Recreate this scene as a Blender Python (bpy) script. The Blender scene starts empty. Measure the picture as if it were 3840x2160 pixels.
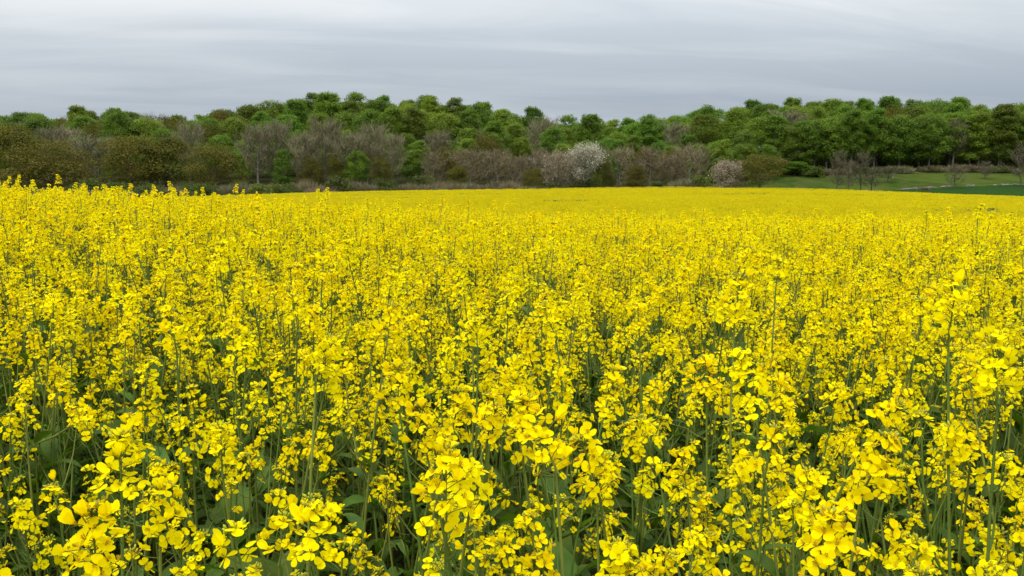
import bpy, math, random
import numpy as np

random.seed(7)
R = np.random.default_rng(11)
scene = bpy.context.scene
COL = scene.collection
rad = math.radians

# ------------------------------------------------------------------ camera geometry
W, H = 1024.0, 576.0
HFOV = rad(62)
FPX = (W / 2) / math.tan(HFOV / 2)
PITCH = math.atan(110 / FPX)
ZC = 1.78


def ray(px, py):
    a, b = (px - W / 2) / FPX, (H / 2 - py) / FPX
    c, s = math.cos(PITCH), math.sin(PITCH)
    return np.array([a, c + b * s, -s + b * c])


def at(px, py, Y):
    d = ray(px, py)
    return np.array([0, 0, ZC]) + d * (Y / d[1])


def u2px(u):
    return W / 2 + u * FPX


def sstep(a, b, x):
    t = np.clip((np.asarray(x, float) - a) / (b - a), 0, 1)
    return t * t * (3 - 2 * t)


# ------------------------------------------------------------------ terrain
SKY_PX = [-300, -120, 0, 60, 150, 200, 235, 270, 300, 340, 400, 450, 480, 510, 560, 620, 660, 700, 740, 790, 850, 900, 940, 980, 1024, 1150, 1350]
SKY_PY = [114, 114, 113, 112, 113, 112, 107, 101, 97, 98, 97, 99, 105, 112, 119, 118, 115, 110, 105, 100, 99, 103, 99, 103, 104, 104, 108]
EDGE_PX = [-400, 0, 300, 640, 800, 1024, 1250, 1500]
EDGE_Y = [175, 182, 190, 215, 205, 165, 140, 120]


def field_edge(X, Y):
    return np.interp(u2px(np.asarray(X) / np.maximum(Y, 1.0)), EDGE_PX, EDGE_Y)


def ground(X, Y):
    X = np.asarray(X, float)
    Y = np.asarray(Y, float)
    px = u2px(X / np.maximum(Y, 8.0))
    Xc = 13 * np.tanh(X / 13)
    near = -0.017 * Xc + 0.0046 * np.clip(-Xc, 0, 20) * np.clip(Y, 0, 14) + 0.04 * np.sin(X * 0.55 + 1.0) * np.cos(Y * 0.4)
    k = np.where(X < 35, 0.00017, 0.00039)
    far = 0.50 + np.maximum(-2.2 - k * (X - 35) ** 2, -4.3)
    far = far + 0.12 * np.sin(X * 0.045 + Y * 0.02) + 0.08 * np.sin(Y * 0.09 + X * 0.03)
    s = sstep(3, 48, Y)
    z = near * (1 - s) + far * s
    e = field_edge(X, Y)
    b = sstep(0, 55, Y - e) * (Y > 60)
    z = z * (1 - b) + (-0.8) * b
    ridge = np.interp(px, SKY_PX, [1.6 + (178 - p) / FPX * 345 - 18.5 for p in SKY_PY])
    z = z + ridge * sstep(232, 345, Y) - 26 * sstep(390, 900, Y)
    meadow_rise = 2.3 * np.interp(px, [740, 800, 900, 1024], [0, 0.45, 0.75, 1.0])
    z = z + meadow_rise * sstep(203, 262, Y) * (1 - sstep(262, 330, Y))
    return z


# ------------------------------------------------------------------ mesh helpers
class MB:
    def __init__(self):
        self.v, self.loops, self.tot, self.mat, self.n = [], [], [], [], 0

    def add(self, v, f, mat=0):
        v = np.asarray(v, np.float32).reshape(-1, 3)
        f = np.asarray(f, np.int32)
        self.v.append(v)
        self.loops.append((f + self.n).ravel())
        self.tot.append(np.full(len(f), f.shape[1], np.int32))
        self.mat.append(np.full(len(f), mat, np.int32))
        self.n += len(v)

    def merge(self, o, mats=None):
        for v, l, t, m in zip(o.v, o.loops_local(), o.tot, o.mat):
            f = l.reshape(len(t), -1)
            self.add(v, f, 0 if mats is None else 0)
            self.mat[-1] = m if mats is None else np.array([mats[i] for i in m], np.int32)

    def loops_local(self):
        out, n = [], 0
        for v, l in zip(self.v, self.loops):
            out.append(l - n)
            n += len(v)
        return out

    def mesh(self, name, mats, smooth=False):
        me = bpy.data.meshes.new(name)
        v = np.concatenate(self.v)
        lo = np.concatenate(self.loops)
        tot = np.concatenate(self.tot)
        me.vertices.add(len(v))
        me.vertices.foreach_set("co", v.ravel())
        me.loops.add(len(lo))
        me.loops.foreach_set("vertex_index", lo)
        me.polygons.add(len(tot))
        st = np.concatenate([[0], np.cumsum(tot)[:-1]]).astype(np.int32)
        me.polygons.foreach_set("loop_start", st)
        me.polygons.foreach_set("loop_total", tot)
        for m in mats:
            me.materials.append(m)
        me.polygons.foreach_set("material_index", np.concatenate(self.mat))
        me.polygons.foreach_set("use_smooth", np.full(len(tot), smooth, bool))
        me.update(calc_edges=True)
        return me


def frame_from(d):
    d = d / (np.linalg.norm(d) + 1e-9)
    a = np.array([0, 0, 1.0]) if abs(d[2]) < 0.9 else np.array([1.0, 0, 0])
    x = np.cross(a, d)
    x /= np.linalg.norm(x)
    return x, np.cross(d, x), d


def tube(mb, pts, radii, n=4, mat=0):
    pts = np.asarray(pts, float)
    ang = np.arange(n) * 2 * math.pi / n
    V = []
    for i, p in enumerate(pts):
        d = pts[min(i + 1, len(pts) - 1)] - pts[max(i - 1, 0)]
        x, y, _ = frame_from(d)
        V.append(p + radii[i] * (np.cos(ang)[:, None] * x + np.sin(ang)[:, None] * y))
    V = np.concatenate(V)
    F = []
    for i in range(len(pts) - 1):
        for j in range(n):
            k = (j + 1) % n
            F.append((i * n + j, i * n + k, (i + 1) * n + k, (i + 1) * n + j))
    mb.add(V, F, mat)


def obj(name, me, parent=None, loc=None):
    o = bpy.data.objects.new(name, me)
    COL.objects.link(o)
    if parent is not None:
        o.parent = parent
    if loc is not None:
        o.location = loc
    return o


def tag(o, label=None, cat=None, group=None, kind=None):
    if label:
        o["label"] = label
    if cat:
        o["category"] = cat
    if group:
        o["group"] = group
    if kind:
        o["kind"] = kind
    return o


# ------------------------------------------------------------------ materials
def nodes_of(m):
    m.use_nodes = True
    nt = m.node_tree
    nt.nodes.clear()
    return nt, nt.nodes, nt.links


def leaf_mat(name, c1, c2, trans=0.35, tcol=None, rough=0.55, nscale=8.0, rand=0.25, spec=0.25, hue=0.02, coord="Object"):
    """two-tone noise colour, a shift per object, and light passing through the thin sheet"""
    m = bpy.data.materials.new(name)
    nt, N, L = nodes_of(m)
    out = N.new("ShaderNodeOutputMaterial")
    tc = N.new("ShaderNodeTexCoord")
    noise = N.new("ShaderNodeTexNoise")
    noise.inputs["Scale"].default_value = nscale
    noise.inputs["Detail"].default_value = 3
    L.new(tc.outputs[coord], noise.inputs["Vector"])
    cr = N.new("ShaderNodeValToRGB")
    cr.color_ramp.elements[0].position = 0.35
    cr.color_ramp.elements[1].position = 0.65
    cr.color_ramp.elements[0].color = (*c1, 1)
    cr.color_ramp.elements[1].color = (*c2, 1)
    L.new(noise.outputs["Fac"], cr.inputs["Fac"])
    oi = N.new("ShaderNodeObjectInfo")
    hsv = N.new("ShaderNodeHueSaturation")
    mr = N.new("ShaderNodeMapRange")
    mr.inputs["To Min"].default_value = 1 - rand
    mr.inputs["To Max"].default_value = 1 + rand
    L.new(oi.outputs["Random"], mr.inputs["Value"])
    L.new(mr.outputs["Result"], hsv.inputs["Value"])
    mul = N.new("ShaderNodeMath")
    mul.operation = "MULTIPLY"
    mul.inputs[1].default_value = 7.31
    fr = N.new("ShaderNodeMath")
    fr.operation = "FRACT"
    L.new(oi.outputs["Random"], mul.inputs[0])
    L.new(mul.outputs[0], fr.inputs[0])
    mh = N.new("ShaderNodeMapRange")
    mh.inputs["To Min"].default_value = 0.5 - hue
    mh.inputs["To Max"].default_value = 0.5 + hue
    L.new(fr.outputs[0], mh.inputs["Value"])
    L.new(mh.outputs["Result"], hsv.inputs["Hue"])
    L.new(cr.outputs["Color"], hsv.inputs["Color"])
    bs = N.new("ShaderNodeBsdfPrincipled")
    bs.inputs["Roughness"].default_value = rough
    bs.inputs["Specular IOR Level"].default_value = spec
    L.new(hsv.outputs["Color"], bs.inputs["Base Color"])
    if trans > 0:
        tr = N.new("ShaderNodeBsdfTranslucent")
        if tcol:
            mx = N.new("ShaderNodeMix")
            mx.data_type = "RGBA"
            mx.blend_type = "MULTIPLY"
            mx.inputs["Factor"].default_value = 1
            mx.inputs["B"].default_value = (*tcol, 1)
            L.new(hsv.outputs["Color"], mx.inputs["A"])
            L.new(mx.outputs["Result"], tr.inputs["Color"])
        else:
            L.new(hsv.outputs["Color"], tr.inputs["Color"])
        ms = N.new("ShaderNodeMixShader")
        ms.inputs["Fac"].default_value = trans
        L.new(bs.outputs[0], ms.inputs[1])
        L.new(tr.outputs[0], ms.inputs[2])
        L.new(ms.outputs[0], out.inputs["Surface"])
    else:
        L.new(bs.outputs[0], out.inputs["Surface"])
    return m


M = {}
M["petal"] = leaf_mat("petal_yellow", (0.91, 0.765, 0.001), (0.955, 0.83, 0.002), 0.46, None, 0.8, 60, 0.06, 0.02, 0.006)
M["centre"] = leaf_mat("flower_centre", (0.55, 0.40, 0.01), (0.45, 0.36, 0.02), 0.1, None, 0.7, 80, 0.1, 0.1)
M["bud"] = leaf_mat("bud_green_yellow", (0.30, 0.34, 0.02), (0.52, 0.48, 0.02), 0.15, None, 0.5, 90, 0.15, 0.3)
M["stem"] = leaf_mat("stem_green", (0.092, 0.128, 0.020), (0.135, 0.180, 0.032), 0.0, None, 0.6, 14, 0.25, 0.15, 0.025)
M["leaf"] = leaf_mat("leaf_green", (0.048, 0.098, 0.010), (0.092, 0.158, 0.018), 0.38, (1.2, 1.3, 0.5), 0.55, 12, 0.25, 0.18, 0.015)
M["far_petal"] = leaf_mat("petal_yellow_mass_shaded", (0.585, 0.485, 0.002), (0.68, 0.585, 0.003), 0.3, None, 0.7, 1.5, 0.06, 0.1, 0.006)  # darker than near petals: shade among massed heads and green buds mixed into colour
M["beech"] = leaf_mat("beech_leaf", (0.085, 0.142, 0.010), (0.140, 0.210, 0.016), 0.42, (1.25, 1.35, 0.5), 0.5, 0.45, 0.28, 0.25, 0.022)
M["lime"] = leaf_mat("young_leaf", (0.100, 0.168, 0.012), (0.152, 0.225, 0.018), 0.42, (1.2, 1.3, 0.5), 0.5, 0.5, 0.2, 0.25, 0.015)
M["oak"] = leaf_mat("oak_young_leaf", (0.078, 0.084, 0.012), (0.125, 0.112, 0.016), 0.36, (1.2, 1.15, 0.6), 0.6, 0.35, 0.15, 0.15, 0.015)
M["twig"] = leaf_mat("bare_twig", (0.145, 0.134, 0.072), (0.205, 0.188, 0.108), 0.0, None, 0.8, 0.5, 0.15, 0.1, 0.012)
M["twig_red"] = leaf_mat("budding_twig", (0.158, 0.131, 0.072), (0.222, 0.183, 0.108), 0.0, None, 0.8, 0.5, 0.14, 0.1, 0.012)
M["twig_dark"] = leaf_mat("dark_twig", (0.088, 0.080, 0.046), (0.135, 0.120, 0.070), 0.0, None, 0.8, 0.5, 0.15, 0.1, 0.012)
M["bark"] = leaf_mat("bark", (0.060, 0.050, 0.036), (0.12, 0.105, 0.08), 0.0, None, 0.9, 2.5, 0.25, 0.1, 0.01)
M["pale_bark"] = leaf_mat("pale_bark", (0.12, 0.11, 0.085), (0.22, 0.20, 0.165), 0.0, None, 0.9, 1.5, 0.2, 0.1, 0.01)
M["blossom"] = leaf_mat("white_blossom", (0.40, 0.37, 0.28), (0.60, 0.56, 0.45), 0.2, None, 0.7, 1.2, 0.08, 0.1, 0.005)
M["blossom_pink"] = leaf_mat("pink_blossom", (0.26, 0.215, 0.145), (0.38, 0.325, 0.235), 0.2, None, 0.7, 1.2, 0.08, 0.1, 0.005)
M["bush"] = leaf_mat("bush_leaf", (0.060, 0.088, 0.013), (0.100, 0.128, 0.019), 0.38, (1.2, 1.3, 0.5), 0.5, 0.7, 0.3, 0.2, 0.02)
M["stone"] = leaf_mat("field_stone", (0.085, 0.08, 0.065), (0.165, 0.155, 0.135), 0.0, None, 0.9, 3.0, 0.2, 0.1, 0.01)
M["post"] = leaf_mat("weathered_post", (0.22, 0.21, 0.18), (0.34, 0.33, 0.29), 0.0, None, 0.9, 3.0, 0.15, 0.1, 0.01)


def ground_mat(name, c1, c2, c3, s1=0.02, s2=0.7):
    m = bpy.data.materials.new(name)
    nt, N, L = nodes_of(m)
    out = N.new("ShaderNodeOutputMaterial")
    g = N.new("ShaderNodeNewGeometry")
    mp = N.new("ShaderNodeMapping")
    mp.inputs["Scale"].default_value = (1, 0.45, 1)
    L.new(g.outputs["Position"], mp.inputs["Vector"])
    n1, n2 = N.new("ShaderNodeTexNoise"), N.new("ShaderNodeTexNoise")
    n1.inputs["Scale"].default_value, n2.inputs["Scale"].default_value = s1, s2
    n1.inputs["Detail"].default_value = n2.inputs["Detail"].default_value = 6
    L.new(mp.outputs[0], n1.inputs["Vector"])
    L.new(mp.outputs[0], n2.inputs["Vector"])
    a, b = N.new("ShaderNodeMix"), N.new("ShaderNodeMix")
    a.data_type = b.data_type = "RGBA"
    r1, r2 = N.new("ShaderNodeMapRange"), N.new("ShaderNodeMapRange")
    for r in (r1, r2):
        r.inputs["From Min"].default_value, r.inputs["From Max"].default_value = 0.38, 0.62
    L.new(n1.outputs["Fac"], r1.inputs["Value"])
    L.new(n2.outputs["Fac"], r2.inputs["Value"])
    a.inputs["A"].default_value, a.inputs["B"].default_value = (*c1, 1), (*c2, 1)
    L.new(r1.outputs[0], a.inputs["Factor"])
    L.new(a.outputs["Result"], b.inputs["A"])
    b.inputs["B"].default_value = (*c3, 1)
    ml = N.new("ShaderNodeMath")
    ml.operation = "MULTIPLY"
    ml.inputs[1].default_value = 0.45
    L.new(r2.outputs[0], ml.inputs[0])
    L.new(ml.outputs[0], b.inputs["Factor"])
    bs = N.new("ShaderNodeBsdfPrincipled")
    bs.inputs["Roughness"].default_value = 0.95
    bs.inputs["Specular IOR Level"].default_value = 0.0
    L.new(b.outputs["Result"], bs.inputs["Base Color"])
    bp = N.new("ShaderNodeBump")
    bp.inputs["Strength"].default_value = 0.6
    bp.inputs["Distance"].default_value = 0.15
    L.new(n2.outputs["Fac"], bp.inputs["Height"])
    L.new(bp.outputs[0], bs.inputs["Normal"])
    L.new(bs.outputs[0], out.inputs["Surface"])
    return m


M["soil"] = ground_mat("soil", (0.035, 0.034, 0.016), (0.030, 0.045, 0.014), (0.050, 0.040, 0.024), 0.05, 1.8)
M["meadow"] = ground_mat("meadow_grass", (0.048, 0.076, 0.012), (0.026, 0.050, 0.008), (0.085, 0.085, 0.028), 0.05, 0.35)
M["crop"] = ground_mat("young_crop", (0.019, 0.046, 0.010), (0.024, 0.053, 0.012), (0.016, 0.038, 0.009), 0.02, 1.2)

# ------------------------------------------------------------------ ground sheets
ys = np.concatenate([np.arange(-40, 0, 4), np.arange(0, 60, 1.5), np.arange(60, 420, 4), np.arange(420, 1300, 40)])
us = np.concatenate([[-3.2, -2.2, -1.6], np.arange(-1.2, 1.21, 0.02), [1.6, 2.2, 3.2]])


def sheet(name, rows, cols_at, mat, dz, keep=None):
    V, F = [], []
    nx = None
    for y in rows:
        xs = cols_at(y)
        nx = len(xs)
        z = ground(xs, np.full(nx, y)) + dz
        V.append(np.stack([xs, np.full(nx, y), z], 1))
    V = np.concatenate(V)
    i, j = np.meshgrid(np.arange(len(rows) - 1), np.arange(nx - 1), indexing="ij")
    a = (i * nx + j).ravel()
    F = np.stack([a, a + 1, a + nx + 1, a + nx], 1)
    if keep is not None:
        c = V[F].mean(1)
        F = F[keep(c)]
    mb = MB()
    mb.add(V, F)
    o = obj(name, mb.mesh(name, [mat], True))
    tag(o, kind="structure")
    return o


sheet("ground", ys, lambda y: us * max(y, 30.0), M["soil"], 0.0)
rows = np.concatenate([np.arange(100, 300, 2.0)])
ucol = np.arange(0.12, 1.0, 0.008)


def crop_top(px):
    return np.interp(px, [780, 830, 900, 1024, 1300], [206, 213, 219, 222, 222])


sheet("meadow", np.arange(150, 300, 2.0), lambda y: np.arange(0.10, 1.0, 0.008) * y, M["meadow"], 0.03,
      lambda c: (c[:, 1] > crop_top(u2px(c[:, 0] / c[:, 1])) - 3))
sheet("crop_field", rows, lambda y: ucol * y, M["crop"], 0.25,
      lambda c: (c[:, 1] > field_edge(c[:, 0], c[:, 1]) - 2) & (c[:, 1] < crop_top(u2px(c[:, 0] / c[:, 1]))) & (u2px(c[:, 0] / c[:, 1]) > 800))

# ------------------------------------------------------------------ rapeseed flower
def petal(L, hw, lift, cup, n=5):
    t = np.array([0.10, 0.36, 0.64, 0.88, 1.0])
    w = np.array([0.16, 0.66, 1.0, 0.84, 0.42]) * hw
    V = []
    for ti, wi in zip(t, w):
        r = ti * L
        z = lift * r + cup * L * (ti * ti)
        for s in (-1, -0.0, 1):
            V.append((r, s * wi, z + (0.10 * abs(s) * wi if lift > -0.1 else -0.05 * wi)))
    V = np.array(V)
    F = []
    for i in range(4):
        for j in range(2):
            F.append((i * 3 + j, (i + 1) * 3 + j, (i + 1) * 3 + j + 1, i * 3 + j + 1))
    return V, np.array(F)


def make_flower(rng, openness):
    V, F, n = [], [], 0
    a0 = rng.uniform(0, 6.28)
    for k in range(4):
        # the four petals pair up slightly, as in a crucifer
        ang = a0 + k * math.pi / 2 + rng.normal(0, 0.12) + (0.16 if k % 2 else -0.16)
        lift = {0: rng.uniform(0.0, 0.35), 1: rng.uniform(0.5, 1.0), 2: rng.uniform(1.4, 2.4), 3: rng.uniform(-0.45, 0.1)}[openness]
        L = rng.uniform(0.0102, 0.0124) * (0.9 if openness == 2 else 1)
        v, f = petal(L, rng.uniform(0.0053, 0.0066), lift, rng.uniform(-0.35, 0.05))
        if openness == 2:
            v[:, 0] *= 0.6
        if openness == 3:
            v[:, 1] *= rng.uniform(0.5, 1.0)
        # twist about its own axis
        tw = rng.normal(0, 0.25)
        y, z = v[:, 1].copy(), v[:, 2].copy()
        v[:, 1], v[:, 2] = y * math.cos(tw) - z * 0 - 0, z + y * math.sin(tw)
        c, s = math.cos(ang), math.sin(ang)
        V.append(np.stack([v[:, 0] * c - v[:, 1] * s, v[:, 0] * s + v[:, 1] * c, v[:, 2]], 1))
        F.append(f + n)
        n += len(v)
    cen = MB()
    for k in range(6):
        a = k * math.pi / 3 + a0
        h = rng.uniform(0.0045, 0.0065)
        b = np.array([math.cos(a), math.sin(a), 0])
        p = b * 0.0012
        q = b * 0.0024 + np.array([0, 0, h])
        t = np.array([-b[1], b[0], 0]) * 0.0009
        cen.add([p - t * .5, p + t * .5, q + t, q - t], [(0, 1, 2, 3)])
    return np.concatenate(V), np.concatenate(F), np.concatenate(cen.v), np.concatenate([f.reshape(-1, 4) for f in cen.loops])


FR = np.random.default_rng(3)
FLOWERS = {k: [make_flower(FR, k) for _ in range(7)] for k in range(4)}


def bud_shape():
    n = 5
    rings = [(0, 0.15), (0.25, 0.8), (0.6, 1.0), (0.88, 0.6), (1.0, 0.12)]
    V = [(r * math.cos(a), r * math.sin(a), h) for h, r in rings for a in np.arange(n) * 2 * math.pi / n]
    F = [(i * n + j, i * n + (j + 1) % n, (i + 1) * n + (j + 1) % n, (i + 1) * n + j) for i in range(4) for j in range(n)]
    return np.array(V), np.array(F)


BUDV, BUDF = bud_shape()


def orient(v, d, p, spin=0.0):
    x, y, z = frame_from(d)
    c, s = math.cos(spin), math.sin(spin)
    X, Y = x * c + y * s, -x * s + y * c
    return v[:, :1] * X + v[:, 1:2] * Y + v[:, 2:3] * z + p


def raceme(rng, base, axis, nfl, size=1.0, npod=6, stemmb=None):
    """flowers on little stalks round an axis, a dome of buds on top. Returns (flowers MB, buds MB)"""
    fl, bu = MB(), MB()
    axis = axis / np.linalg.norm(axis)
    x, y, _ = frame_from(axis)
    Lr = (0.024 + 0.0024 * nfl) * size
    gold = 2.39996
    ph = rng.uniform(0, 6.28)
    tube(fl, [base - axis * 0.01, base + axis * Lr * 0.6, base + axis * Lr], [0.0018, 0.0014, 0.001], 4, 2)
    for i in range(nfl):
        t = (i + rng.uniform(-.3, .3)) / max(nfl - 1, 1)
        a = ph + i * gold + rng.normal(0, 0.25)
        el = rad(8 + 48 * t + rng.normal(0, 12))
        out = (x * math.cos(a) + y * math.sin(a)) * math.cos(el) + axis * math.sin(el)
        pl = rng.uniform(0.016, 0.036) * size * (1.05 - 0.45 * t)
        p0 = base + axis * Lr * np.clip(t, 0, 1)
        p1 = p0 + out * pl
        tube(fl, [p0, p0 + out * pl * .5 + axis * 0.001, p1], [0.0007, 0.0006, 0.0008], 3, 2)
        d = out * 0.75 + np.array([0, 0, 0.42]) + rng.normal(0, 0.28, 3)
        r = rng.uniform()
        k = 0 if r < .56 else 1 if r < .78 else 2 if r < .84 + .1 * t else 3
        pv, pf, cv, cf = FLOWERS[k][rng.integers(7)]
        s = size * rng.uniform(0.86, 1.12)
        sp = rng.uniform(0, 6.28)
        fl.add(orient(pv * s, d, p1, sp), pf, 0)
        fl.add(orient(cv * s, d, p1, sp), cf, 1)
    top = base + axis * Lr
    nb = rng.integers(9, 17)
    for i in range(nb):
        a = i * gold
        q = math.sqrt((i + 0.5) / nb)
        out = (x * math.cos(a) + y * math.sin(a)) * q * 1.0 + axis * (1.15 - 0.55 * q)
        out /= np.linalg.norm(out)
        l = rng.uniform(0.010, 0.016) * size * (0.7 + 0.5 * q)
        p1 = top + out * l
        tube(bu, [top, p1], [0.0006, 0.0006], 3, 1)
        bl = rng.uniform(0.0055, 0.0085) * size
        v = BUDV * np.array([0.0018 * size, 0.0018 * size, bl])
        bu.add(orient(v, out, p1 - out * bl * .2), BUDF, 0)
    # spent stalks and thin pods under the flowers
    for i in range(npod):
        a = ph + i * gold * 1.3
        p0 = base - axis * (0.012 + 0.016 * i)
        el = rad(rng.uniform(15, 45))
        out = (x * math.cos(a) + y * math.sin(a)) * math.cos(el) + axis * math.sin(el)
        l = rng.uniform(0.025, 0.05) * size
        tube(fl, [p0, p0 + out * l * .5, p0 + out * l + axis * .006], [0.0007, 0.0009, 0.0006], 3, 2)
    return fl, bu


def leaf_shape(rng, p0, az, length, width, droop, lobed=False):
    n = 7
    dirh = np.array([math.cos(az), math.sin(az), 0])
    side = np.array([-math.sin(az), math.cos(az), 0])
    V = []
    p = p0.copy()
    el = rad(rng.uniform(35, 65))
    tw = rng.uniform(-.5, .5)
    prof = [0.25, 0.75, 1.0, 0.95, 0.75, 0.45, 0.06]
    for i in range(n):
        d = dirh * math.cos(el) + np.array([0, 0, math.sin(el)])
        up = -dirh * math.sin(el) + np.array([0, 0, math.cos(el)])
        w = width * prof[i] * (rng.uniform(0.75, 1.15) if lobed else 1)
        s = side * math.cos(tw) + up * math.sin(tw)
        V += [p - s * w + up * w * .35, p, p + s * w + up * w * .35]
        p = p + d * length / (n - 1)
        el -= droop / (n - 1)
        tw += rng.normal(0, .12)
    F = [(i * 3 + j, i * 3 + j + 1, (i + 1) * 3 + j + 1, (i + 1) * 3 + j) for i in range(n - 1) for j in range(2)]
    mb = MB()
    mb.add(np.array(V), F, 0)
    return mb


def make_plant(seed, height, nbranch, nmain, spread=0.14, bend=0.05, nside=(6, 15), nleaf=9, size=1.0):
    """one plant: dict of stem, heads [(flowers, buds)], leaves"""
    rng = np.random.default_rng(seed)
    stem = MB()
    az = rng.uniform(0, 6.28)
    bd = np.array([math.cos(az), math.sin(az), 0]) * bend

    def axis_pt(t):
        return np.array([0, 0, 1.0]) * height * t + bd * t * t + np.array([0.006 * math.sin(9 * t + seed), 0.006 * math.cos(7 * t), 0])

    ts = np.linspace(-0.02, 1, 9)
    tube(stem, [axis_pt(t) for t in ts], [0.0062 - 0.0042 * max(t, 0) for t in ts], 5, 0)
    heads = []
    ax = axis_pt(1) - axis_pt(0.93) + rng.normal(0, 0.012, 3)
    heads.append(raceme(rng, axis_pt(1), ax, int(nmain * 1.25), size * 1.06, 6))
    leaves = []
    for b in range(nbranch):
        t0 = rng.uniform(0.45, 0.80)
        a = b * 2.39996 + rng.uniform(-.5, .5)
        o = np.array([math.cos(a), math.sin(a), 0])
        hh = height * rng.uniform(0.66, 0.985)
        p0 = axis_pt(t0)
        sp = spread * rng.uniform(0.5, 1.25)
        p2 = np.array([p0[0], p0[1], hh]) + o * sp
        if p2[2] < p0[2] + 0.12:
            p2[2] = p0[2] + 0.12
        p1 = p0 + (p2 - p0) * 0.45 + o * sp * 0.22
        q = [p0, p0 * .5 + p1 * .5 + o * .012, p1, p1 * .5 + p2 * .5 + o * .006, p2]
        tube(stem, q, [0.003, 0.0028, 0.0025, 0.0021, 0.0017], 4, 0)
        heads.append(raceme(rng, p2, p2 - p1 + np.array([0, 0, 0.05]), int(rng.integers(*nside) * 1.25), size * rng.uniform(.85, 1.0), int(rng.integers(2, 6))))
        leaves.append(leaf_shape(rng, p0, a + rng.uniform(-.3, .3), rng.uniform(0.06, 0.11), rng.uniform(0.008, 0.016), rng.uniform(0.6, 1.6)))
    for k in range(nleaf):
        t = rng.uniform(0.12, 0.68)
        leaves.append(leaf_shape(rng, axis_pt(t), rng.uniform(0, 6.28), rng.uniform(0.12, 0.22), rng.uniform(0.022, 0.040) if k % 2 else rng.uniform(0.010, 0.018), rng.uniform(1.0, 2.4), bool(k % 2)))
    return dict(stem=stem, heads=heads, leaves=leaves, top=axis_pt(1) + np.array([0, 0, 0.05]))


SPEC = [  # seed, height, branches, main flowers, spread, bend, side flowers, what it looks like
    (1, 1.26, 3, 18, .13, .05, (7, 15), "tall rapeseed plant with four full yellow heads"),
    (2, 1.20, 4, 16, .16, .09, (6, 14), "bushy rapeseed plant with five yellow heads close together"),
    (3, 1.10, 3, 12, .12, .03, (4, 10), "short rapeseed plant with loose sparse yellow heads"),
    (4, 1.32, 2, 22, .10, .12, (8, 15), "tall bending rapeseed plant with one dense head above two side heads"),
    (5, 1.16, 4, 14, .17, .06, (5, 12), "spreading rapeseed plant with five medium yellow heads"),
    (6, 1.02, 3, 9, .11, .05, (3, 9), "low rapeseed plant with many green buds and few open flowers"),
    (7, 1.23, 3, 20, .15, .02, (7, 16), "straight rapeseed plant with broad round yellow heads"),
    (8, 1.18, 2, 13, .12, .16, (6, 12), "slender leaning rapeseed plant with three yellow heads"),
    (9, 1.08, 4, 10, .18, .08, (5, 11), "low wide rapeseed plant with scattered small yellow heads"),
    (10, 1.28, 3, 15, .12, .10, (6, 13), "tall thin rapeseed plant with long bare green stem below its heads"),
    (11, 1.14, 3, 17, .14, .07, (8, 16), "compact rapeseed plant with crowded bright yellow heads"),
    (12, 1.21, 3, 8, .13, .04, (4, 9), "rapeseed plant with small half-open heads tipped by green buds"),
    (13, 1.12, 5, 12, .19, .05, (4, 13), "many-branched rapeseed plant with six uneven yellow heads"),
    (14, 1.25, 2, 16, .09, .18, (5, 10), "rapeseed plant with one strongly curved stem and two small side heads"),
    (15, 0.96, 4, 8, .15, .04, (3, 8), "stunted rapeseed plant with few flowers sunk below its neighbours"),
    (16, 1.17, 4, 19, .15, .11, (7, 14), "full rapeseed plant with five rounded heads leaning one way"),
]
FM = [M["petal"], M["centre"], M["stem"]]
BM_ = [M["bud"], M["stem"]]
variants = bpy.data.collections.new("rapeseed_variants")
PL = []


def plant_parts(p):
    """meshes of a plant's parts"""
    d = dict(stem=p["stem"].mesh("stem", [M["stem"]], True), heads=[], leaves=[])
    for f, b in p["heads"]:
        d["heads"].append((f.mesh("flower_head", FM, True), b.mesh("bud_cluster", BM_, True)))
    for l in p["leaves"]:
        d["leaves"].append(l.mesh("leaf", [M["leaf"]], True))
    return d


def instance_plant(parts, loc, rot, scale, label, group):
    e = bpy.data.objects.new("rapeseed_plant", None)
    COL.objects.link(e)
    e.empty_display_size = 0.1
    e.location, e.rotation_euler, e.scale = loc, rot, (scale,) * 3
    tag(e, label, "plant", group)
    obj("stem", parts["stem"], e)
    for f, b in parts["heads"]:
        h = obj("flower_head", f, e)
        obj("bud_cluster", b, h)
    for l in parts["leaves"]:
        obj("leaf", l, e)
    return e


for i, (sd, hh, nb, nm, spd, bend, ns, desc) in enumerate(SPEC):
    p = make_plant(sd, hh, nb, nm, spd, bend, ns)
    full = MB()
    full.merge(p["stem"], {0: 0})
    for f, b in p["heads"]:
        full.merge(f, {0: 1, 1: 2, 2: 0})
        full.merge(b, {0: 3, 1: 0})
    for l in p["leaves"]:
        full.merge(l, {0: 4})
    vo = bpy.data.objects.new("v%02d" % i, full.mesh("rapeseed_variant", [M["stem"], M["petal"], M["centre"], M["bud"], M["leaf"]], True))
    variants.objects.link(vo)
    PL.append((plant_parts(p), desc, p["top"]))

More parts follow.
